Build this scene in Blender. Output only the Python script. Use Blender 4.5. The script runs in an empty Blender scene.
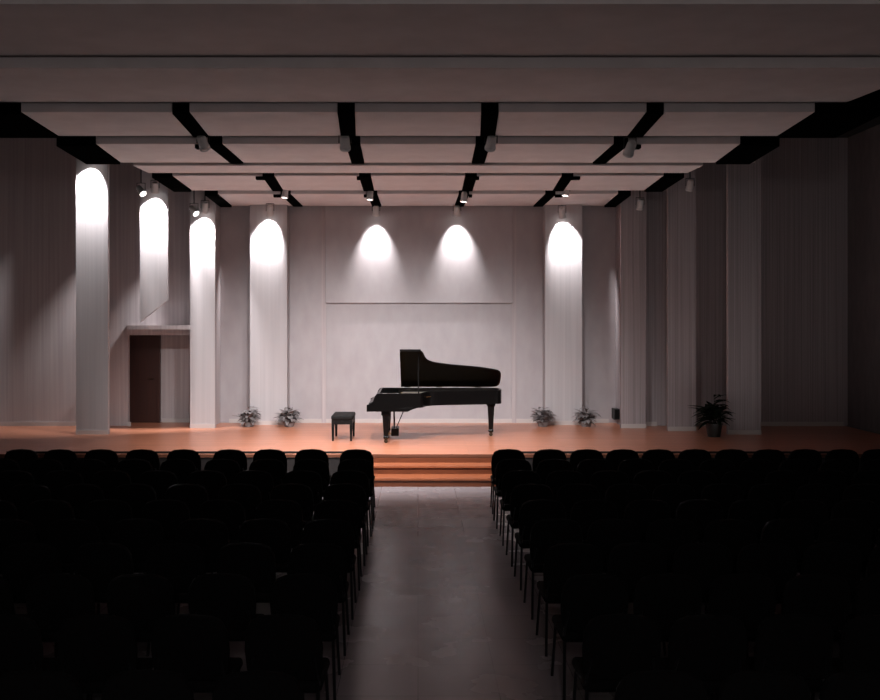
import bpy, bmesh, math, random
from mathutils import Vector, Matrix, Euler
random.seed(7)
C = bpy.context.scene
COL = C.collection
R = math.radians
# ------------------------------------------------------------------ camera frame (photo pixels -> place)
F, VX, VY, CZ = 900.0, 418.0, 321.0, 2.75       # focal length in px, vanishing point, eye height
SZ = 0.43                                        # stage height
def X(px, d): return (px - VX) / F * d
def Z(py, d): return CZ - (py - VY) / F * d

# ------------------------------------------------------------------ materials
def mat(name, col, rough=0.6, metal=0.0, spec=0.5, emit=None, estr=0.0):
    m = bpy.data.materials.new(name); m.use_nodes = True
    b = m.node_tree.nodes['Principled BSDF']
    b.inputs['Base Color'].default_value = (*col, 1); b.inputs['Roughness'].default_value = rough
    b.inputs['Metallic'].default_value = metal; b.inputs['Specular IOR Level'].default_value = spec
    if emit:
        b.inputs['Emission Color'].default_value = (*emit, 1); b.inputs['Emission Strength'].default_value = estr
    return m
def noisy(name, c1, c2, scale=(1, 1, 1), rough=0.7, bump=0.0, detail=4, nscale=5, spec=0.5, rvar=0.0, metal=0.0):
    """two-tone noise of the surface itself, stretched by scale (grain, weave, wear)"""
    m = mat(name, c1, rough, metal, spec); nt = m.node_tree; N = nt.nodes; L = nt.links
    b = N['Principled BSDF']
    tc = N.new('ShaderNodeTexCoord'); mp = N.new('ShaderNodeMapping'); mp.inputs['Scale'].default_value = scale
    nz = N.new('ShaderNodeTexNoise'); nz.inputs['Scale'].default_value = nscale; nz.inputs['Detail'].default_value = detail
    cr = N.new('ShaderNodeValToRGB'); cr.color_ramp.elements[0].color = (*c1, 1); cr.color_ramp.elements[1].color = (*c2, 1)
    cr.color_ramp.elements[0].position = 0.3; cr.color_ramp.elements[1].position = 0.7
    L.new(tc.outputs['Object'], mp.inputs[0]); L.new(mp.outputs[0], nz.inputs['Vector'])
    L.new(nz.outputs['Fac'], cr.inputs[0]); L.new(cr.outputs[0], b.inputs['Base Color'])
    if bump:
        bp = N.new('ShaderNodeBump'); bp.inputs['Strength'].default_value = bump; bp.inputs['Distance'].default_value = 0.02
        L.new(nz.outputs['Fac'], bp.inputs['Height']); L.new(bp.outputs[0], b.inputs['Normal'])
    if rvar:
        mr = N.new('ShaderNodeMapRange'); mr.inputs['To Min'].default_value = rough - rvar; mr.inputs['To Max'].default_value = rough + rvar
        L.new(nz.outputs['Fac'], mr.inputs['Value']); L.new(mr.outputs[0], b.inputs['Roughness'])
    return m
def boards(name, c1, c2, rough, width=0.09, length=1.8):
    """narrow hardwood strip flooring running across the stage"""
    m = mat(name, c1, rough, 0, 0.5); nt = m.node_tree; N = nt.nodes; L = nt.links; b = N['Principled BSDF']
    tc = N.new('ShaderNodeTexCoord')
    br = N.new('ShaderNodeTexBrick'); br.inputs['Scale'].default_value = 1
    br.inputs['Brick Width'].default_value = length; br.inputs['Row Height'].default_value = width
    br.inputs['Mortar Size'].default_value = 0.0015; br.inputs['Color1'].default_value = (*c1, 1); br.inputs['Color2'].default_value = (*c2, 1)
    br.inputs['Mortar'].default_value = (c1[0]*.3, c1[1]*.3, c1[2]*.3, 1)
    mp = N.new('ShaderNodeMapping'); mp.inputs['Scale'].default_value = (1, 14, 14)
    nz = N.new('ShaderNodeTexNoise'); nz.inputs['Scale'].default_value = 3; nz.inputs['Detail'].default_value = 6
    mx = N.new('ShaderNodeMix'); mx.data_type = 'RGBA'; mx.blend_type = 'MULTIPLY'; mx.inputs[0].default_value = 0.5
    cr = N.new('ShaderNodeValToRGB'); cr.color_ramp.elements[0].color = (.6, .55, .5, 1); cr.color_ramp.elements[1].color = (1, 1, 1, 1)
    L.new(tc.outputs['Object'], br.inputs['Vector']); L.new(tc.outputs['Object'], mp.inputs[0]); L.new(mp.outputs[0], nz.inputs['Vector'])
    L.new(nz.outputs['Fac'], cr.inputs[0]); L.new(br.outputs['Color'], mx.inputs[6]); L.new(cr.outputs[0], mx.inputs[7])
    L.new(mx.outputs[2], b.inputs['Base Color'])
    return m
def tiles(name, c1, c2, rough, size=0.6):
    m = mat(name, c1, rough, 0, 0.5); nt = m.node_tree; N = nt.nodes; L = nt.links; b = N['Principled BSDF']
    tc = N.new('ShaderNodeTexCoord')
    br = N.new('ShaderNodeTexBrick'); br.offset = 0; br.inputs['Scale'].default_value = 1
    br.inputs['Brick Width'].default_value = size; br.inputs['Row Height'].default_value = size
    br.inputs['Mortar Size'].default_value = 0.003; br.inputs['Color1'].default_value = (*c1, 1); br.inputs['Color2'].default_value = (*c2, 1)
    br.inputs['Mortar'].default_value = (c1[0]*.5, c1[1]*.5, c1[2]*.5, 1)
    nz = N.new('ShaderNodeTexNoise'); nz.inputs['Scale'].default_value = 1.7; nz.inputs['Detail'].default_value = 5
    mr = N.new('ShaderNodeMapRange'); mr.inputs['To Min'].default_value = rough - .03; mr.inputs['To Max'].default_value = rough + .03
    L.new(tc.outputs['Object'], br.inputs['Vector']); L.new(tc.outputs['Object'], nz.inputs['Vector'])
    L.new(nz.outputs['Fac'], mr.inputs['Value']); L.new(mr.outputs[0], b.inputs['Roughness'])
    L.new(br.outputs['Color'], b.inputs['Base Color'])
    return m
M = {
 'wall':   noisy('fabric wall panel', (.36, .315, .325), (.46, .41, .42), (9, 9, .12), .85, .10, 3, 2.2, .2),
 'panel':  noisy('pale wall panel', (.39, .365, .378), (.44, .41, .423), (8, 8, .12), .8, .04, 3, 2, .2),
 'board':  noisy('painted reflector board', (.36, .328, .342), (.40, .368, .382), (2, 2, 1), .75, .02, 3, 2, .2),
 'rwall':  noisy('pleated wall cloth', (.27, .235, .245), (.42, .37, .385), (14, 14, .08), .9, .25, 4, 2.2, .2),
 'hall':   noisy('dark hall wall', (.10, .09, .095), (.13, .115, .12), (3, 3, 1), .85, .03, 3, 2, .2),
 'void':   mat('black ceiling void', (.006, .006, .006), .9),
 'cloud':  noisy('ceiling panel', (.60, .54, .54), (.66, .60, .60), (1, 1, 1), .8, .02, 3, 3, .2),
 'stage':  boards('stage boards', (.47, .18, .105), (.56, .23, .14), .3),
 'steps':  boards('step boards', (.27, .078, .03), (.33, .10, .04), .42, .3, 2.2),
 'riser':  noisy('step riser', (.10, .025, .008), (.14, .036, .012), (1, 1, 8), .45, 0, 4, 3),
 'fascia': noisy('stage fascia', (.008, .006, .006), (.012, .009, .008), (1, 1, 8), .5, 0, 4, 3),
 'floor':  tiles('hall floor tile', (.23, .205, .215), (.26, .23, .245), .27, .6),
 'base':   mat('pale baseboard', (.47, .42, .41), .55),
 'door':   noisy('dark stained door', (.030, .010, .008), (.045, .014, .010), (8, 8, .5), .45, .02, 4, 3),
 'black':  mat('black metal', (.008, .008, .008), .5),
 'filler':  mat('matt black track', (.002, .002, .002), 1, 0, 0),
 'gloss':  mat('piano black', (.003, .0026, .0026), .25, 0, .12),
 'satin':  mat('satin black', (.004, .0035, .0035), .5, 0, .15),
 'brass':  mat('brass', (.55, .36, .12), .3, 1),
 'caster': mat('dark bronze caster', (.05, .03, .015), .5, .6),
 'plate':  mat('bronze plate', (.22, .13, .05), .4, .8),
 'steel':  mat('steel strings', (.35, .33, .31), .35, 1),
 'ivory':  mat('white keys', (.75, .72, .66), .3),
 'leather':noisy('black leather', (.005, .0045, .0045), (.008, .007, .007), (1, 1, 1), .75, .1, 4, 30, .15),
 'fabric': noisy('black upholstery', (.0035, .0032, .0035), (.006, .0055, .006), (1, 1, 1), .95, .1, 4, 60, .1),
 'tube':   mat('dark chair tube', (.03, .03, .033), .32, .9),
 'can':    mat('spotlight can', (.62, .60, .60), .45, 0),
 'lens':   mat('lit lens', (1, .97, .93), .3, 0, .5, (1, .95, .9), 14),
 'off':    mat('unlit lens', (.35, .33, .33), .15, 0, .6),
 'leaf':   noisy('dark leaf', (.003, .006, .003), (.006, .011, .005), (1, 1, 1), .7, 0, 3, 8, .1),
 'grey':   noisy('grey patch leaf', (.19, .17, .172), (.24, .215, .215), (1, 1, 1), .95, 0, 3, 8, .05),
 'pot':    mat('black pot', (.01, .009, .009), .5),
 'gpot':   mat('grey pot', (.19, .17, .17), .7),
 'soil':   noisy('soil', (.01, .008, .006), (.02, .015, .01), (1, 1, 1), .95, .3, 4, 30),
}

# ------------------------------------------------------------------ mesh helpers
class MB:
    def __init__(s): s.bm = bmesh.new()
    def box(s, c, d, rot=None, bev=0.0, seg=2):
        t = bmesh.new(); bmesh.ops.create_cube(t, size=1)
        bmesh.ops.scale(t, vec=d, verts=t.verts)
        if bev: bmesh.ops.bevel(t, geom=t.edges[:], offset=bev, segments=seg, profile=.5, affect='EDGES')
        m = Matrix.Translation(c) @ (rot.to_matrix().to_4x4() if rot else Matrix())
        s._add(t, m); return s
    def _add(s, t, m=None):
        if m is not None: t.transform(m)
        me = bpy.data.meshes.new('tmp'); t.to_mesh(me); t.free(); s.bm.from_mesh(me); bpy.data.meshes.remove(me)
    def prism(s, pts, ext, fn=None, bev=0.0):
        """polygon pts (3D, planar) extruded by vector ext"""
        t = bmesh.new(); vs = [t.verts.new(p) for p in pts]; f = t.faces.new(vs)
        r = bmesh.ops.extrude_face_region(t, geom=[f])
        bmesh.ops.translate(t, vec=ext, verts=[v for v in r['geom'] if isinstance(v, bmesh.types.BMVert)])
        bmesh.ops.recalc_face_normals(t, faces=t.faces)
        if bev: bmesh.ops.bevel(t, geom=t.edges[:], offset=bev, segments=2, profile=.5, affect='EDGES')
        if fn:
            for v in t.verts: v.co = fn(v.co)
        s._add(t); return s
    def seg(s, p, q, z0, z1, t):
        """wall segment p->q seen from its right-hand side, thickness t behind it"""
        d = Vector((q[0]-p[0], q[1]-p[1], 0)).normalized(); n = Vector((-d.y, d.x, 0)) * t
        a = Vector((p[0], p[1], z0)); b = Vector((q[0], q[1], z0))
        return s.prism([a, b, b+n, a+n], Vector((0, 0, z1-z0)))
    def tube(s, pts, r, n=10, r2=None):
        pts = [Vector(p) for p in pts]; t = bmesh.new(); rings = []
        for i, p in enumerate(pts):
            d = (pts[min(i+1, len(pts)-1)] - pts[max(i-1, 0)]).normalized()
            u = d.cross(Vector((0, 0, 1)));
            if u.length < 1e-3: u = d.cross(Vector((0, 1, 0)))
            u.normalize(); w = d.cross(u)
            rr = r if r2 is None else r + (r2-r)*i/(len(pts)-1)
            rings.append([t.verts.new(p + (u*math.cos(a)+w*math.sin(a))*rr) for a in [2*math.pi*k/n for k in range(n)]])
        for A, B in zip(rings, rings[1:]):
            for k in range(n): t.faces.new((A[k], A[(k+1) % n], B[(k+1) % n], B[k]))
        t.faces.new(rings[0][::-1]); t.faces.new(rings[-1])
        bmesh.ops.recalc_face_normals(t, faces=t.faces); s._add(t); return s
    def lathe(s, prof, c=(0, 0, 0), n=20, rot=None):
        t = bmesh.new(); rings = []
        for r, z in prof: rings.append([t.verts.new((max(r, 1e-4)*math.cos(2*math.pi*k/n), max(r, 1e-4)*math.sin(2*math.pi*k/n), z)) for k in range(n)])
        for A, B in zip(rings, rings[1:]):
            for k in range(n): t.faces.new((A[k], A[(k+1) % n], B[(k+1) % n], B[k]))
        t.faces.new(rings[0][::-1]); t.faces.new(rings[-1])
        bmesh.ops.recalc_face_normals(t, faces=t.faces)
        s._add(t, Matrix.Translation(c) @ (rot.to_matrix().to_4x4() if rot else Matrix())); return s
    def leaf(s, base, direc, length, width, droop):
        """a folded, curved leaf blade"""
        t = bmesh.new(); d = Vector(direc).normalized(); side = d.cross(Vector((0, 0, 1)))
        if side.length < .05: side = Vector((1, 0, 0))
        side.normalize(); rows = []
        for i in range(6):
            f = i/5; w = width*math.sin(math.pi*min(.98, .06+f*.92))
            p = Vector(base) + d*length*f + Vector((0, 0, -droop*length*f*f))
            up = side.cross(d)*w*.25
            rows.append([t.verts.new(p-side*w+up), t.verts.new(p), t.verts.new(p+side*w+up)])
        for A, B in zip(rows, rows[1:]):
            t.faces.new((A[0], A[1], B[1], B[0])); t.faces.new((A[1], A[2], B[2], B[1]))
        r = bmesh.ops.extrude_face_region(t, geom=t.faces[:])
        bmesh.ops.translate(t, vec=(0, 0, .002), verts=[v for v in r['geom'] if isinstance(v, bmesh.types.BMVert)])
        bmesh.ops.recalc_face_normals(t, faces=t.faces)
        s._add(t); return s
    def build(s, name, m, parent=None, off=(0, 0, 0), smooth=False):
        me = bpy.data.meshes.new(name)
        if off != (0, 0, 0): bmesh.ops.translate(s.bm, vec=-Vector(off), verts=s.bm.verts)
        s.bm.to_mesh(me); s.bm.free(); me.materials.append(m)
        if smooth:
            for p in me.polygons: p.use_smooth = True
            me.set_sharp_from_angle(angle=R(35))
        o = bpy.data.objects.new(name, me); COL.objects.link(o)
        if parent: o.parent = parent
        else: o.location = off
        return o
def tag(o, label, cat, group=None, kind=None):
    o['label'] = label; o['category'] = cat
    if group: o['group'] = group
    if kind: o['kind'] = kind
    return o
def thing(name, label, cat, loc=(0, 0, 0), rz=0, group=None):
    o = bpy.data.objects.new(name, None); COL.objects.link(o); o.location = loc; o.rotation_euler = (0, 0, rz)
    o.empty_display_size = .1
    return tag(o, label, cat, group)
def struct(name, mb, m, label=None, cat=None, parent=None):
    o = mb.build(name, m, parent)
    if not parent:
        o['kind'] = 'structure'
        if label: o['label'] = label; o['category'] = cat
    return o
def dup(root, loc, rz, label):
    r = root.copy(); COL.objects.link(r); r.location = loc; r.rotation_euler = (0, 0, rz); r['label'] = label
    for ch in list(root.children):
        c = ch.copy(); COL.objects.link(c); c.parent = r
        for g in list(ch.children):
            k = g.copy(); COL.objects.link(k); k.parent = c
    return r
ORD = ['', 'first', 'second', 'third', 'fourth', 'fifth', 'sixth', 'seventh', 'eighth', 'ninth', 'tenth', 'eleventh', 'twelfth', 'thirteenth']

# ------------------------------------------------------------------ the hall shell
TOP = 6.8                                         # black void above the hung panels
BW = 20.5                                         # back wall distance
struct('floor', MB().box((0, 6.4, -.05), (19.2, 19.0, .1)), M['floor'], 'dark polished tile floor of the centre aisle and hall', 'floor')
struct('ceiling', MB().box((0, 8.9, TOP+.05), (19.2, 24.2, .1)), M['void'], 'black void above the suspended panels', 'ceiling')
struct('wall_rear', MB().box((0, -3.05, TOP/2), (19.2, .1, TOP)), M['hall'], 'dark rear wall of the hall', 'wall')
struct('wall_left_hall', MB().box((-9.55, 8.9, TOP/2), (.1, 24, TOP)), M['hall'], 'dark side wall left of the seating', 'wall')
struct('wall_right_hall', MB().box((9.55, 8.9, TOP/2), (.1, 24, TOP)), M['hall'], 'dark side wall right of the seating', 'wall')
# back wall
struct('wall_back', MB().seg((-4.5, BW), (4.5, BW), SZ+.004, TOP, .15), M['board'], 'pale grey back wall of the stage', 'wall')
# left shell: stepped walls going back in depth, with the door recess under the header
ZH = 2.60
DB = 20.6
d1, d2, d3 = 19.9, 19.9, 19.9
xs1, xs2 = X(90, 18.4), X(150, 19.0)
w = MB()
w.seg((-9.5, d1), (xs1, d1), SZ+.004, TOP, .12)
w.seg((xs1, d2), (X(128, d2), d2), SZ+.004, TOP, .12)
w.seg((X(128, d2), d2), (xs2, d2), ZH, TOP, .12)
w.seg((xs2, d3), (X(196, d3), d3), ZH, TOP, .12)
w.seg((-4.5, d3+.02), (-4.5, BW-.004), SZ+.004, TOP, .12)
w.seg((-4.9, d3), (-4.51, d3), SZ+.004, TOP, .12)
w.seg((-4.83, d3), (-4.83, DB), SZ+.004, ZH+.1, -.1)
DB = 20.6
w.seg((-7.05, DB), (-4.6, DB), SZ+.004, ZH+.1, .12)                       # back of the recess
w.seg((X(128, d2)-.02, d2+.1), (-7.05, DB), SZ+.004, ZH+.1, .1)
w.prism([(X(128, d2)-.3, d2+.12, ZH), (-4.85, d2+.5, ZH), (-4.6, DB, ZH), (-7.05, DB, ZH)], Vector((0, 0, .1)))
struct('wall_left', w, M['wall'], 'stepped side wall left of the stage with a door recess', 'wall')
# header over the recess
h = MB()
h.prism([(X(127, 19.3), 19.3, ZH-.03), (X(190, 19.45), 19.45, ZH-.03), (X(192, 19.9), d3, ZH-.03), (X(127, d2), d2+.0, ZH-.03)], Vector((0, 0, .09)))
h.box(((X(128, 19.8)+X(191, 19.8))/2, 19.8, ZH-.095), (X(191, 19.8)-X(128, 19.8), .1, .13))
struct('trim_1', h, M['wall'], 'pale ledge running above the door recess', 'trim')
# right shell, the mirror of it without a recess
w = MB()
w.seg((4.5, BW-.004), (4.5, d3+.02), SZ+.004, TOP, .12)
w.seg((4.51, d3), (-xs2, d3), SZ+.004, TOP, .12)
w.seg((-xs2, d2), (-xs1, d2), SZ+.004, TOP, .12)
w.seg((-xs1, d1), (9.5, d1), SZ+.004, TOP, .12)
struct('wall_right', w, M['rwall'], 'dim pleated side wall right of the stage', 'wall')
# projecting upright wall panels
def upright(n, px0, px1, d, depth, m, label, zb0=SZ, zb1=None):
    x0, x1 = X(px0, d), X(px1, d); zb1 = zb0 if zb1 is None else zb1
    struct('trim_%d' % n, MB().prism([(x0, d, zb0), (x1, d, zb1), (x1, d, TOP-.02), (x0, d, TOP-.02)], Vector((0, depth, 0))), m, label, 'wall panel')
upright(2, 76, 108, 18.4, .1, M['panel'], 'outermost bright upright panel on the left wall')
upright(3, 140, 168, 19.0, .06, M['panel'], 'bright upright panel above the door recess, cut off diagonally', Z(322, 19.0), Z(300, 19.0))
upright(4, 190, 215, 19.5, .1, M['panel'], 'bright upright panel just right of the door recess')
upright(5, 250, 287, 20.1, .4, M['panel'], 'bright upright panel on the back wall, left of the piano')
upright(6, 545, 582, 20.1, .4, M['panel'], 'bright upright panel on the back wall, right of the piano')
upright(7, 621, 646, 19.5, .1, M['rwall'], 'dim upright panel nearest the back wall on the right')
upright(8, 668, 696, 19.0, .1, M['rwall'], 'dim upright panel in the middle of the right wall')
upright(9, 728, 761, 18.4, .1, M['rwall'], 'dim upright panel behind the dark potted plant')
# reflector board over the piano
struct('trim_10', MB().box(((X(325, 20.4)+X(513, 20.4))/2, 20.46, (Z(303, 20.3)+5.6)/2), (X(513, 20.4)-X(325, 20.4), .08, 5.6-Z(303, 20.3)), bev=.01), M['board'],
       'wide flat board on the back wall above the piano', 'wall board')
# shallow upright side battens framing the lower back wall
for n, (pa, pb) in enumerate(((321, 326), (512, 517))):
    struct('trim_%d' % (11+n), MB().box(((X(pa, 20.4)+X(pb, 20.4))/2, 20.485, (SZ+5.6)/2), (.1, .03, 5.6-SZ)), M['wall'],
           'narrow upright batten at the %s end of the wide board' % ('left' if n == 0 else 'right'), 'batten')
# door in the recess
dr = struct('door_1', MB().box(((X(125, DB)+X(158, DB))/2, DB-.03, SZ+1.02), (X(158, DB)-X(125, DB), .05, 2.04), bev=.006), M['door'], 'dark brown door in the recess left of the stage', 'door')
fr = MB()
for xx in (X(125, DB)-.04, X(158, DB)+.03): fr.box((xx, DB-.04, SZ+1.05), (.07, .09, 2.1))
fr.box(((X(125, DB)+X(158, DB))/2, DB-.04, SZ+2.09), (X(158, DB)-X(125, DB)+.14, .09, .07))
struct('door_frame', fr, M['door'], parent=dr)
hd = MB().tube([(X(154, DB), DB-.05, SZ+1), (X(154, DB), DB-.11, SZ+1), (X(150, DB), DB-.11, SZ+1)], .011)
struct('door_handle', hd, M['caster'], parent=dr)
# baseboards
def skirting(name, segs, label):
    b = MB()
    for p, q in segs: b.seg((p[0], p[1]), (q[0], q[1]), SZ, SZ+.09, .02)
    struct(name, b, M['base'], label, 'baseboard')
skirting('baseboard_back', [((X(287, 20.1)+.02, BW-.02), (X(545, 20.1)-.02, BW-.02)), ((-4.3, BW-.02), (X(250, 20.1)-.02, BW-.02)), ((X(582, 20.1)+.02, BW-.02), (4.35, BW-.02)),
                            ((X(250, 20.1), 20.08), (X(287, 20.1), 20.08)), ((X(545, 20.1), 20.08), (X(582, 20.1), 20.08))], 'pale baseboard along the back wall')
skirting('baseboard_left', [((X(190, 19.5), 19.48), (X(215, 19.5), 19.48)), ((X(108, 18.4), d2-.02), (X(128, d2), d2-.02)), ((X(76, 18.4), 18.38), (X(108, 18.4), 18.38)), ((-9.4, d1-.02), (X(76, 18.4), d1-.02)),
                            ((X(160, DB)+.05, DB-.02), (-4.95, DB-.02))], 'pale baseboard along the left wall')
skirting('baseboard_right', [((X(621, 19.5), 19.48), (X(646, 19.5), 19.48)), ((X(646, 19.5), d3-.02), (X(668, 19.0), d3-.02)), ((X(668, 19), 18.98), (X(696, 19), 18.98)), ((X(696, 19), d2-.02), (X(728, 18.4), d2-.02)),
                             ((X(728, 18.4), 18.38), (X(761, 18.4), 18.38)), ((X(761, 18.4), d1-.02), (9.4, d1-.02))], 'pale baseboard along the dim right wall')

# ------------------------------------------------------------------ stage and steps
SF = 15.7
st = thing('stage_platform', 'raised stage of orange brown boards under the grand piano', 'stage', (0, SF, 0))
o = MB().box((0, (SF+20.75)/2, SZ-.03), (18.9, 20.75-SF, .06), bev=.008).build('deck', M['stage'], st, (0, SF, 0))
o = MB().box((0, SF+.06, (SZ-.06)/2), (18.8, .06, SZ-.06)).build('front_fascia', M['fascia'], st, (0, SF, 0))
xa, xb = -.78, 1.36
sp = thing('stage_steps', 'brown wooden steps leading from the aisle up to the stage', 'steps', ((xa+xb)/2, 14.9, 0))
for k, (y0, y1, z) in enumerate(((14.9, 15.68, .143), (15.3, 15.68, .286))):
    s_ = MB().box(((xa+xb)/2, (y0+y1)/2+.01, z-.02), (xb-xa, y1-y0+.0, .04), bev=.006).build('tread', M['steps'], sp, tuple(sp.location))
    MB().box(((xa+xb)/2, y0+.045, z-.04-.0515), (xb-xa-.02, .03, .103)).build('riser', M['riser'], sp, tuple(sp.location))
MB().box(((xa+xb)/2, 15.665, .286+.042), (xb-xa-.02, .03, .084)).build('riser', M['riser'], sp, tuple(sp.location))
for xx in (xa+.02, xb-.02):
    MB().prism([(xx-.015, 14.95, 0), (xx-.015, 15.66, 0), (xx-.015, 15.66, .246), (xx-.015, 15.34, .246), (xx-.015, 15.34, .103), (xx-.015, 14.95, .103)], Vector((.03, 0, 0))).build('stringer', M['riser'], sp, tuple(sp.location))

# ------------------------------------------------------------------ suspended ceiling panels
HB, HF = 2.60, 2.50
def cloud(xf, xb, y0, y1, hf, hb, label, group='suspended ceiling panels'):
    """a hung panel: xf, xb = its left and right edge at the near and far end; underside rises towards the back"""
    top = CZ+2.72; t = bmesh.new(); n = []
    for (xx, y, h) in ((xf, y0, hf), (xb, y1, hb)):
        n.append([t.verts.new(p) for p in ((xx[0], y, CZ+h), (xx[1], y, CZ+h), (xx[1], y, top), (xx[0], y, top))])
    for k in range(4): t.faces.new((n[0][k], n[0][(k+1) % 4], n[1][(k+1) % 4], n[1][k]))
    t.faces.new(n[0][::-1]); t.faces.new(n[1]); bmesh.ops.recalc_face_normals(t, faces=t.faces)
    bmesh.ops.bevel(t, geom=t.edges[:], offset=.006, segments=2, profile=.5, affect='EDGES')
    b = MB(); b._add(t)
    o = b.build('ceiling_panel', M['cloud'], None, ((xf[0]+xf[1])/2, (y0+y1)/2, top))
    tag(o, label, 'ceiling panel', group)
rows = [('row against the back wall', 18.0, 20.34, 2.54, 2.60, (4.0, 4.2), ((.92, .93), (2.65, 2.71))),
        ('second row from the back wall', 15.75, 17.93, 2.54, 2.60, (4.3, 4.5), ((.93, .98), (2.62, 2.79))),
        ('third row from the back wall', 12.71, 14.78, 2.50, 2.60, (4.55, 4.88), ((.92, .985), (2.87, 2.97))),
        ('fourth row from the back wall', 10.77, 12.65, 2.50, 2.60, (4.75, 5.05), ((.86, .98), (2.84, 3.05)))]
coln = ['leftmost', 'second from left', 'centre', 'second from right', 'rightmost']
GW = .105
for rn, y0, y1, hf, hb, xe, (sa, sb) in rows:
    ef, eb = ([-xe[k], -sb[k], -sa[k], sa[k], sb[k], xe[k]] for k in (0, 1))
    for c in range(5):
        g0, g1 = (GW if c else 0), (GW if c < 4 else 0)
        cloud((ef[c]+g0, ef[c+1]-g1), (eb[c]+g0, eb[c+1]-g1), y0, y1, hf, hb, 'mauve grey ceiling panel, %s of five in the %s' % (coln[c], rn))
cloud((-4.7, 4.7), (-4.7, 4.7), 14.84, 15.69, 2.56, 2.58, 'long unbroken pale ceiling strip between the second and third panel rows')
cloud((-5.1, 5.1), (-5.1, 5.1), 8.9, 10.71, HF, HB, 'long unbroken ceiling panel just in front of the slotted rows')
cloud((-5.1, 5.1), (-5.1, 5.1), 7.1, 8.84, HF, HB, 'long unbroken ceiling panel, second in front of the slotted rows')
cloud((-5.1, 5.1), (-5.1, 5.1), 5.2, 7.04, HF, HB, 'long unbroken ceiling panel nearest the viewer')
def hangers(t, xx, y0, y1, ym, zt):
    for yy in (y0+.3, y1-.3):
        MB().tube([(xx, yy, zt-.01), (xx, yy, TOP)], .012, 6).build('hanger_rod', M['black'], t, (xx, ym, zt))
# black fillers put in the panel gaps so they stay dark
def filler(xf, xb, wf, wb, y0, y1, hf, hb, top, label, group):
    t = bmesh.new(); n = []
    for xx, w_, y, h in ((xf, wf, y0, hf), (xb, wb, y1, hb)):
        n.append([t.verts.new(p) for p in ((xx-w_/2, y, CZ+h), (xx+w_/2, y, CZ+h), (xx+w_/2, y, top), (xx-w_/2, y, top))])
    for k in range(4): t.faces.new((n[0][k], n[0][(k+1) % 4], n[1][(k+1) % 4], n[1][k]))
    t.faces.new(n[0][::-1]); t.faces.new(n[1]); bmesh.ops.recalc_face_normals(t, faces=t.faces)
    xm = (xf+xb)/2; b = MB(); b._add(t)
    o = b.build('gap_filler', M['filler'], None, (xm, (y0+y1)/2, top)); tag(o, label, 'lighting track', group)
    hangers(o, xm, y0, y1, (y0+y1)/2, top)
    return o, (xm, (y0+y1)/2, top)
slotn = ['left outer gap', 'left inner gap', 'right inner gap', 'right outer gap']
for ri, (rn, y0, y1, hf, hb, xe, (sa, sb)) in enumerate(rows):
    for k, (sg, sl) in enumerate(((-1, sb), (-1, sa), (1, sa), (1, sb))):
        o, org = filler(sg*sl[0], sg*sl[1], 2*GW-.006, 2*GW-.006, y0+.01, y1-.01, hf-.02, hb-.02, CZ+2.70,
                  'black track in the %s of the ceiling %s' % (slotn[k], rn), 'black fillers between the ceiling panels')
        if ri == 1:      # a short arm across the near end
            ln = .14 if sl is sb else .06
            MB().box((sg*(sl[0]+GW+ln/2-.02), y0+.08, CZ+hf-.03), (ln, .12, .05)).build('cross_arm', M['filler'], o, org)
        if ri in (0, 2): # an arm reaching outwards to the end of the next row's gap
            nx = rows[ri+1][6][1 if sl is sb else 0][1]; a_, b_ = sl[0]+GW, max(nx+GW, sl[0]+GW+.06)
            MB().box((sg*(a_+b_)/2, y0+.07, CZ+hf-.03), (b_-a_, .12, .05)).build('cross_arm', M['filler'], o, org)
# black fillers along the outer edges, put in for the dark void
for sgn, sn in ((-1, 'left'), (1, 'right')):
    for (rn, y0, y1, hf, hb, xe, _s), wd in zip(rows, (.25, .35, .55, .8)):
        filler(sgn*(xe[0]+.01+wd/2), sgn*(xe[1]+.01+wd/2), wd, wd, y0+.01, y1-.01, hf-.03, hb-.03, CZ+2.9,
              'black edge track at the %s end, %s' % (sn, rn), 'black fillers along the ceiling edges')

# ------------------------------------------------------------------ spotlights
def spot(loc, aim, label, watts=0, cone=60, blend=.4, size=1.0, top=None, radius=.05, group='ceiling spotlights', col=(1, .97, .965)):
    """a can spotlight on a stem and yoke, its lens facing aim"""
    loc = Vector(loc); t = thing('ceiling_spotlight', label, 'spotlight', loc, 0, group)
    d = (Vector(aim)-loc).normalized(); q = d.to_track_quat('-Z', 'Y'); rot = q.to_euler(); s = size
    MB().lathe([(.02*s, .13*s), (.05*s, .125*s), (.065*s, .09*s), (.07*s, -.06*s), (.078*s, -.065*s), (.078*s, -.10*s), (.066*s, -.10*s), (.064*s, -.07*s)], rot=rot).build('can', M['can'], t, smooth=True)
    MB().lathe([(.062*s, -.072*s), (.05*s, -.083*s), (.02*s, -.09*s)], rot=rot).build('lens', M['lens'] if watts else M['off'], t, smooth=True)
    zt = (top if top is not None else loc.z+.25) - loc.z
    sd = Vector((1, 0, 0))*.085*s
    MB().tube([-sd, -sd+Vector((0, 0, .16*s)), sd+Vector((0, 0, .16*s)), sd], .009*s, 8).build('yoke', M['black'], t)
    if zt > .17*s: MB().tube([(0, 0, .16*s), (0, 0, zt)], .012*s, 8).build('stem', M['black'], t)
    if watts:
        L = bpy.data.lights.new('spot_beam', 'SPOT'); L.energy = watts; L.spot_size = R(cone); L.spot_blend = blend
        L.shadow_soft_size = radius; L.color = col
        lo = bpy.data.objects.new('spot_beam', L); COL.objects.link(lo); lo.parent = t
        lo.rotation_euler = rot; lo.location = d*.12*s
    return t
G = 'wall washing spotlights'
zc = CZ+2.56
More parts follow.
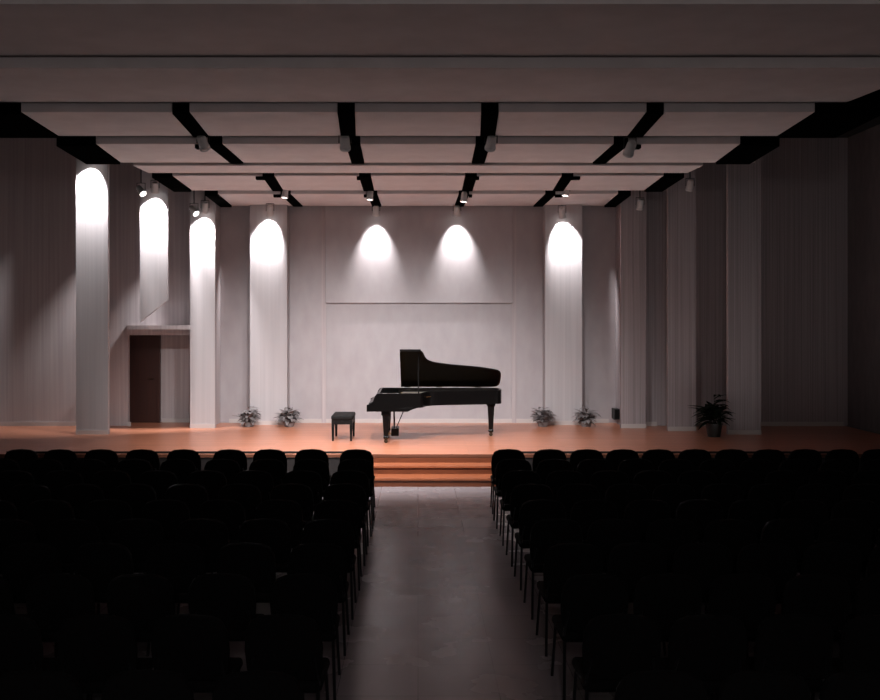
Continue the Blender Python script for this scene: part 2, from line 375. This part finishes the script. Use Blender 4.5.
def washer(px, py, d, wx, wd, drop, watts, cone, label, top, blend=.5, rad=.04):
    p = (X(px, d), d, Z(py, d)); return spot(p, (wx, wd, p[2]-drop), label, watts, cone, blend, 1.0, top, rad, G)
washer(270, 211, 19.79, X(268.5, 20.1), 20.1, .45, 480, 74, 'lit spotlight above the bright back wall panel left of the wide board', CZ+2.55)
washer(376, 211, 20.03, X(376, 20.42), 20.42, .7, 310, 68, 'lit spotlight above the left scallop on the wide board', CZ+2.55, .85)
washer(457, 211, 20.03, X(457, 20.42), 20.42, .7, 310, 68, 'lit spotlight above the right scallop on the wide board', CZ+2.55, .85)
washer(562, 213, 19.79, X(563.5, 20.1), 20.1, .45, 480, 74, 'lit spotlight above the bright back wall panel right of the wide board', CZ+2.55)
washer(90, 157, 18.09, X(90, 18.4), 18.4, .5, 760, 76, 'lit spotlight above the outermost bright panel on the left wall', TOP)
washer(155, 188, 18.69, X(154, 19.0), 19.0, .5, 760, 76, 'lit spotlight above the diagonally cut panel over the door recess', TOP)
washer(205, 208, 19.25, X(203, 19.5), 19.5, .5, 760, 76, 'lit spotlight above the bright panel just right of the door recess', TOP)
washer(640, 205, 19.15, X(634, 19.5), 19.5, .8, 0, 110, 'unlit spotlight high on the right wall, nearest the back wall', TOP)
washer(690, 186, 18.65, X(683, 19), 19.0, .8, 0, 110, 'unlit spotlight in the middle of the right wall', TOP)
washer(752, 157, 18.05, X(745, 18.4), 18.4, .8, 0, 110, 'unlit spotlight high on the right wall above the potted plant', TOP)
spot((X(141, 18.5), 18.5, Z(191, 18.5)), (-1.5, 15.5, SZ), 'lit spotlight facing the stage beside the diagonally cut panel', 200, 46, .6, 1.0, TOP, .08)
spot((X(194, 19.0), 19.0, Z(211, 19.0)), (-.5, 15.8, SZ), 'lit spotlight facing the stage beside the panel right of the door recess', 200, 46, .6, 1.0, TOP, .08)
# stage spotlights hung from the gap fillers
for k, (px, py, tx, tw) in enumerate(((203, 143, -2.2, 1250), (345, 143, -1.2, 1850), (491, 143, 0.3, 1650), (630, 149, 2.0, 320))):
    p = (X(px, 12.6), 12.6, Z(py, 12.6))
    spot(p, (tx, 17.8, SZ), 'stage spotlight under the ceiling at the third panel row, %s' % ['left outer gap', 'left inner gap', 'right inner gap', 'right outer gap'][k], tw, 82, .9, 1.0, CZ+2.5, .12)
for k, (px, py, tx, tw) in enumerate(((285, 196, -3.2, 260), (370, 198, -1.4, 260), (464, 200, .5, 260), (566, 194, 2.2, 40))):
    p = (X(px, 17.9), 17.9, Z(py, 17.9)+.05)
    spot(p, (tx, 17.6, SZ), 'stage spotlight under the ceiling at the back panel row, %s' % ['left outer gap', 'left inner gap', 'right inner gap', 'right outer gap'][k], tw, 70, .8, .9, CZ+2.55, .1)

# footlight troughs added along the stage edge to brighten ceiling and walls
def fill_light(x0, x1, watts, label):
    FY = 15.84
    t = thing('fill_light_trough', label, 'fill_light', ((x0+x1)/2, FY, SZ)); o = tuple(t.location)
    MB().prism([(x0, FY+a, SZ+c) for a, c in ((-.1, 0), (.1, 0), (.1, .006), (.09, .006), (.09, .004), (-.09, .004), (-.09, .04), (-.1, .04))], Vector((x1-x0, 0, 0))).build('trough', M['black'], t, o)
    MB().tube([(x0+.05, FY, SZ+.012), (x1-.05, FY, SZ+.012)], .007, 10).build('fill_tube', M['lens'], t, o, True)
    L = bpy.data.lights.new('fill_light_glow', 'AREA'); L.shape = 'RECTANGLE'; L.size = x1-x0-.1; L.size_y = .10; L.energy = watts; L.color = (1, .95, .93)
    lo = bpy.data.objects.new('fill_light_glow', L); COL.objects.link(lo); lo.parent = t; lo.location = (0, -.03, .018); lo.rotation_euler = (R(180), 0, 0)
fill_light(-7.2, -.98, 52, 'low added fill light trough on the stage edge, left of the steps')
fill_light(1.56, 7.2, 36, 'low added fill light trough on the stage edge, right of the steps')

# dim fill light added high at the back of the hall, no fixture
L = bpy.data.lights.new('hall_fill', 'POINT'); L.energy = 260; L.shadow_soft_size = .4; L.color = (1, .93, .9)
lo = bpy.data.objects.new('hall_fill', L); COL.objects.link(lo); lo.location = (.2, -2.0, 4.3)

# ------------------------------------------------------------------ grand piano
PX, PY = -.97, 18.5
pn = thing('grand_piano', 'black concert grand piano with raised lid at stage centre', 'piano', (PX+1.3, PY-.75, SZ))
PO = (PX+1.3, PY-.75, SZ)
def P(u, v, z): return Vector((PX+u, PY-v, SZ+z))
def pb(mb, name, m, parent=pn, smooth=False): return mb.build(name, m, parent, PO, smooth)
bent = [(1.02, 1.5), (1.07, 1.44), (1.11, 1.24), (1.17, 1.11), (1.32, 1.02), (1.55, .96), (1.85, .90), (2.15, .85), (2.42, .77), (2.57, .71), (2.635, .60), (2.645, .36), (2.64, .14), (2.59, .02), (2.48, 0)]
def smoothpts(pts, n=2):
    for _ in range(n):
        q = [pts[0]]
        for a, b in zip(pts, pts[1:]): q += [(a[0]*.75+b[0]*.25, a[1]*.75+b[1]*.25), (a[0]*.25+b[0]*.75, a[1]*.25+b[1]*.75)]
        q.append(pts[-1]); pts = q
    return pts
bs = smoothpts(bent)
outline = [(.2, 0), (.2, 1.5)] + bs
def inset(poly, t):
    out = []; n = len(poly)
    for i in range(n):
        a, b, c = Vector(poly[i-1]), Vector(poly[i]), Vector(poly[(i+1) % n])
        e1 = (b-a).normalized(); e2 = (c-b).normalized(); n1 = Vector((e1.y, -e1.x)); n2 = Vector((e2.y, -e2.x))
        m = (n1+n2); m = m/max(m.length_squared/2, .6); out.append(tuple(b+m*t))
    return out
area = sum(outline[i-1][0]*outline[i][1]-outline[i][0]*outline[i-1][1] for i in range(len(outline)))
inn = inset(outline, .045 if area < 0 else -.045)
case = MB(); n = len(outline)
t = bmesh.new()
vo = [[t.verts.new(P(u, v, z)) for u, v in outline] for z in (.68, .95)]; vi = [[t.verts.new(P(u, v, z)) for u, v in inn] for z in (.68, .95)]
for i in range(n):
    j = (i+1) % n
    t.faces.new((vo[0][i], vo[0][j], vo[1][j], vo[1][i])); t.faces.new((vi[0][j], vi[0][i], vi[1][i], vi[1][j]))
    t.faces.new((vo[1][i], vo[1][j], vi[1][j], vi[1][i])); t.faces.new((vo[0][j], vo[0][i], vi[0][i], vi[0][j]))
bmesh.ops.recalc_face_normals(t, faces=t.faces); case._add(t)
pb(case, 'case', M['gloss'], smooth=True)
pb(MB().prism([P(u, v, .74) for u, v in inset(outline, (.05 if area < 0 else -.05))], Vector((0, 0, .02))), 'soundboard', M['riser'])
pl = MB().prism([P(u, v, .85) for u, v in inset(outline, (.09 if area < 0 else -.09)) if u > .45] + [P(.62, .1, .85), P(.62, 1.4, .85)][::1], Vector((0, 0, .012))) if False else MB()
inn2 = [(u, v) for u, v in inset(bs, 0)]
pl.prism([P(.62, .08, .85), P(.62, 1.41, .85)] + [P(1.0, 1.41, .85), P(1.13, 1.2, .85), P(1.3, .98, .85), P(1.8, .82, .85), P(2.35, .66, .85), P(2.52, .4, .85), P(2.44, .1, .85)], Vector((0, 0, .012)))
pb(pl, 'iron_plate', M['plate'])
stg = MB()
for k in range(26):
    v = .14+k*.047; umax = 2.4 if v < .6 else (2.3-(v-.6)*4.2 if v < .85 else max(.95, 1.35-(v-.85)*.9))
    stg.tube([P(.66, v, .875), P(umax, v*.97, .875)], .0018, 5)
pb(stg, 'strings', M['steel'])
# lid, opened towards the hall on its far hinge, front flap folded back over it
AL = R(31)
def lidf(h):
    def f(co):
        u = co.x; v = co.y; w_ = co.z + h
        return P(u, v*math.cos(AL)-w_*math.sin(AL)*1.0, .965+v*math.sin(AL)+w_*math.cos(AL))
    return f
lid_poly = [(.62, 0), (.62, 1.5)] + bs
ld = pb(MB().prism([Vector((u, v, 0)) for u, v in lid_poly], Vector((0, 0, .022)), lidf(0)), 'lid', M['gloss'])
pb(MB().prism([Vector(p) for p in ((.62, .02, 0), (.62, 1.5, 0), (1.02, 1.5, 0), (1.02, .02, 0))], Vector((0, 0, .022)), lidf(.024)), 'folded_front_flap', M['gloss'], ld)
hg = MB()
for u in (.75, 1.4, 2.2): hg.tube([P(u-.06, -.004, .962), P(u+.06, -.004, .962)], .008, 8)
pb(hg, 'hinges', M['caster'], ld)
pt = P(.98, 1.32*math.cos(AL), .955+1.32*math.sin(AL))
pb(MB().tube([P(.98, 1.44, .93), pt], .012, 8), 'lid_prop', M['gloss'])
# key bed, cheeks, keys, fallboard
def across(prof, v0, v1): return MB().prism([P(u, v0, z) for u, z in prof], Vector((0, -(v1-v0), 0)), bev=.004)
pb(across([(.02, .61), (.02, .70), (.36, .70), (.36, .68), (.98, .68), (.78, .61)], .05, 1.45), 'key_bed', M['gloss'])
for v0, v1 in ((-.003, .055), (1.445, 1.503)):
    pb(across([(.0, .605), (.0, .735), (.06, .75), (.12, .80), (.155, .90), (.19, .945), (.24, .952), (.62, .952), (.62, .68), (.9, .675), (.78, .605)], v0, v1), 'cheek', M['gloss'])
pb(across([(.02, .70), (.02, .735), (.045, .735), (.045, .70)], .06, 1.44), 'key_slip', M['gloss'])
for v in (.10, 1.40): pb(MB().box(P(.11, v, .73), (.15, .075, .06), bev=.004), 'key_block', M['gloss'])
pb(across([(.045, .735), (.05, .765), (.15, .80), (.19, .90), (.21, .935), (.235, .935), (.235, .72), (.2, .72)], .06, 1.44), 'fallboard', M['gloss'])
pb(across([(.3, .925), (.3, .94), (.58, .94), (.58, .925)], .25, 1.25), 'music_desk', M['filler'])
# legs with ferrule and caster
for u, v in ((.36, 1.37), (.36, .13), (2.44, .34)):
    lg = MB(); zt = .612 if u < 1 else .685
    t = bmesh.new(); rings = []
    for z, hw in ((zt, .085), (zt-.07, .085), (zt-.09, .066), (.14, .042), (.12, .05), (.095, .05)):
        rings.append([t.verts.new(P(u+sx*hw, v+sy*hw, z)) for sx, sy in ((-1, -1), (1, -1), (1, 1), (-1, 1))])
    for A, B in zip(rings, rings[1:]):
        for k in range(4): t.faces.new((A[k], A[(k+1) % 4], B[(k+1) % 4], B[k]))
    t.faces.new(rings[0][::-1]); t.faces.new(rings[-1]); bmesh.ops.recalc_face_normals(t, faces=t.faces); lg._add(t)
    l_ = pb(lg, 'leg', M['gloss'])
    cs = MB().lathe([(.05, .095), (.045, .075), (.02, .07)], P(u, v, 0))
    cs.lathe([(.02, -.018), (.038, -.014), (.038, .014), (.02, .018)], P(u, v, .038), rot=Euler((R(90), 0, 0)))
    cs.box(P(u, v+.026, .055), (.03, .008, .06)); cs.box(P(u, v-.026, .055), (.03, .008, .06))
    pb(cs, 'caster', M['caster'], l_, True)
# pedal lyre
ly = MB()
for v in (.66, .84): ly.tube([P(.5, v, .66), P(.5, v+.02*(1 if v < .7 else -1), .42), P(.5, v, .18)], .016, 10)
ly.box(P(.52, .75, .15), (.15, .40, .15), bev=.012); ly.box(P(.5, .75, .6), (.1, .3, .06), bev=.008)
ly.tube([P(.52, .68, .16), P(.72, .68, .63)], .007, 8); ly.tube([P(.52, .82, .16), P(.72, .82, .63)], .007, 8)
lr = pb(ly, 'pedal_lyre', M['gloss'])
for v in (.66, .75, .84): pb(MB().box(P(.39, v, .105), (.16, .03, .012), rot=Euler((0, R(6), 0)), bev=.004), 'pedal', M['brass'], lr)

# ------------------------------------------------------------------ piano bench
bx, by = X(343.5, 17.75), 17.75
bn = thing('piano_bench', 'black padded bench standing left of the grand piano', 'bench', (bx, by, SZ)); BO = (bx, by, SZ)
cu = MB().box((bx, by, SZ+.45), (.42, .78, .09), bev=.03, seg=4)
for i in range(2):
    for j in range(4): cu.lathe([(.012, 0), (.009, .006), (.002, .008)], (bx-.1+.2*i, by-.28+.187*j, SZ+.493), 10)
cu.build('cushion', M['leather'], bn, BO, True)
ap = MB()
for s in (-1, 1): ap.box((bx+s*.18, by, SZ+.365), (.022, .70, .09)); ap.box((bx, by+s*.355, SZ+.365), (.36, .022, .09))
ap.build('apron', M['satin'], bn, BO)
for sx in (-1, 1):
    for sy in (-1, 1):
        l = MB(); t = bmesh.new(); rs = []
        for z, hw in ((.405, .027), (.3, .027), (0, .018)): rs.append([t.verts.new((bx+sx*.175+a*hw, by+sy*.35+b*hw, SZ+z)) for a, b in ((-1, -1), (1, -1), (1, 1), (-1, 1))])
        for A, B in zip(rs, rs[1:]):
            for k in range(4): t.faces.new((A[k], A[(k+1) % 4], B[(k+1) % 4], B[k]))
        t.faces.new(rs[0][::-1]); t.faces.new(rs[-1]); bmesh.ops.recalc_face_normals(t, faces=t.faces); l._add(t)
        l.build('leg', M['satin'], bn, BO)
for s in (-1, 1): MB().lathe([(.03, -.012), (.03, .012)], (bx, by+s*.375, SZ+.36), 14, Euler((R(90), 0, 0))).build('knob', M['satin'], bn, BO)

# ------------------------------------------------------------------ plants
def plant(name, label, cat, loc, leafm, potm, potr, poth, nl, ll, lw, spread, group=None, seed=1):
    rnd = random.Random(seed); t = thing(name, label, cat, loc, 0, group)
    MB().lathe([(potr*.75, 0), (potr, poth*.9), (potr*1.06, poth*.9), (potr*1.06, poth), (potr*.92, poth), (potr*.9, poth*.86)], n=24).build('pot', potm, t, smooth=True)
    MB().lathe([(potr*.9, poth*.84), (.001, poth*.88)], n=20).build('soil', M['soil'], t)
    f = MB(); s = MB(); H = ll
    ns = max(3, nl//9)
    for k in range(ns):
        a = 2*math.pi*k/ns + rnd.uniform(-.3, .3); rr = spread*.35*rnd.uniform(.1, 1) if k else 0
        h = H*(1.0 if k == 0 else rnd.uniform(.35, .72)); tip = Vector((rr*math.cos(a), rr*math.sin(a), poth+h))
        base = Vector((rr*.25*math.cos(a), rr*.25*math.sin(a), poth*.84)); s.tube([base, (base+tip)/2+Vector((.01, 0, 0)), tip], .008, 6, .004)
        for j in range(nl//ns):
            fr = .25+.75*j/(nl//ns); p = base.lerp(tip, fr); b = rnd.uniform(0, 2*math.pi)
            L = spread*(1.05-.55*fr)*rnd.uniform(.55, 1.0) if k == 0 else spread*.75*rnd.uniform(.5, .95)
            f.leaf(p, (math.cos(b), math.sin(b), rnd.uniform(.1, .8)), L, lw, rnd.uniform(.1, .6))
    s.build('stem', leafm, t); f.build('foliage', leafm, t, smooth=True)
    return t
plant('potted_plant', 'dark leafy potted plant standing at the right end of the stage', 'plant', (X(714, 18.05), 18.05, SZ), M['leaf'], M['pot'], .16, .27, 100, .58, .055, .66, seed=3)
for k, (px, lb) in enumerate(((249, 'low grey leafy stand-in by the left edge of the bright panel left of the piano'), (289, 'low grey leafy stand-in by the right edge of the bright panel left of the piano'),
                              (543, 'low grey leafy stand-in by the left edge of the bright panel right of the piano'), (586, 'low grey leafy stand-in by the right edge of the bright panel right of the piano'))):
    plant('dark_patch_stand_in', lb, 'plant', (X(px, 19.8), 19.8, SZ), M['grey'], M['gpot'], .13, .10, 130, .34, .05, .44, 'low grey stand-ins for dark patches along the back wall', seed=10+k)  # grey foliage put in for dark patches at the foot of the wall
# small black box on the right wall
wb = thing('wall_box', 'small black box mounted low on the wall where the back and right walls meet', 'wall box', (4.494, 20.2, SZ+.24))
wo = tuple(wb.location)
MB().box((wo[0]-.06, wo[1], wo[2]), (.12, .30, .24), bev=.01).build('housing', M['black'], wb, wo)
MB().box((wo[0]-.06, wo[1]-.152, wo[2]), (.09, .008, .20), bev=.003).build('front_grille', M['satin'], wb, wo)

# ------------------------------------------------------------------ audience chairs
def chair_proto():
    t = thing('audience_chair', '', 'chair', (0, 0, 0), 0, 'black chairs facing the stage')
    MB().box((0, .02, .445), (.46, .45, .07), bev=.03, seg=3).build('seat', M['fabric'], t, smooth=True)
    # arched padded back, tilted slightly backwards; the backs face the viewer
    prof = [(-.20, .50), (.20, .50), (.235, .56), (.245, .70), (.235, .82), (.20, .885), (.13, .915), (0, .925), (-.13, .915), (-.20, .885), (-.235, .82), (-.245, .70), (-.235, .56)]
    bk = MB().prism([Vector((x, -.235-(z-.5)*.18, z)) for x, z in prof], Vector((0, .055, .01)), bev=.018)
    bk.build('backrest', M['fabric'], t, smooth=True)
    MB().tube([(-.205, -.18, .415), (-.205, .2, .415), (.205, .2, .415), (.205, -.18, .415), (-.205, -.18, .415)], .011, 8).build('seat_frame', M['tube'], t)
    for s in (-1, 1):
        MB().tube([(s*.205, .19, .42), (s*.225, .235, 0)], .012, 8).build('leg', M['tube'], t)
        MB().tube([(s*.205, -.18, .42), (s*.225, -.27, 0)], .012, 8).build('leg', M['tube'], t)
        MB().tube([(s*.205, -.15, .41), (s*.215, -.225, .50), (s*.19, -.262, .66)], .011, 8).build('back_support', M['tube'], t)
    return t
proto = chair_proto(); first = True
R1 = 12.8
left1 = [X(p, R1) for p in (357, 312, 270, 230, 184, 143, 101)]; right1 = [X(p, R1) for p in (509, 550, 587, 622, 658, 695, 732)]
while left1[-1] > -6.4: left1.append(left1[-1]-.57)
while right1[-1] < 7.0: right1.append(right1[-1]+.52)
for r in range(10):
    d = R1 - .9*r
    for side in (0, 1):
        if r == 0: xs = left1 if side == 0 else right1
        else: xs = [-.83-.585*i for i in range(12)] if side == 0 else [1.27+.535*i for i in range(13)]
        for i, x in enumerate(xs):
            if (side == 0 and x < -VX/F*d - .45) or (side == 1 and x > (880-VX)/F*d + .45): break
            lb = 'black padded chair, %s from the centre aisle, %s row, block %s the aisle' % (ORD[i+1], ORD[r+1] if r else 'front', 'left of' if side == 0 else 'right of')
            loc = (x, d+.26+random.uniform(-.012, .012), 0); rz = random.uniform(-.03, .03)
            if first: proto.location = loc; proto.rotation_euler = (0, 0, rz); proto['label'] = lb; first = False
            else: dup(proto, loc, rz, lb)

# ------------------------------------------------------------------ world, camera, view
wd = bpy.data.worlds.new('World'); C.world = wd; wd.use_nodes = True
wd.node_tree.nodes['Background'].inputs[0].default_value = (0, 0, 0, 1)
cd = bpy.data.cameras.new('camera'); cam = bpy.data.objects.new('camera', cd); COL.objects.link(cam)
cam.location = (0, 0, CZ); cam.rotation_euler = (R(90), 0, 0)
cd.sensor_width = 36; cd.sensor_fit = 'HORIZONTAL'; cd.lens = 36*F/880
cd.shift_x = (440-VX)/880; cd.shift_y = -(350-VY)/880
cd.clip_start = .05; cd.clip_end = 100
C.camera = cam
vs = C.view_settings
C.display_settings.display_device = 'sRGB'; vs.view_transform = 'Standard'; vs.look = 'None'; vs.gamma = 1; vs.use_curve_mapping = False; vs.exposure = 0.0
C.cycles.use_denoising = True; C.cycles.max_bounces = 8; C.cycles.diffuse_bounces = 6; C.cycles.sample_clamp_indirect = 5
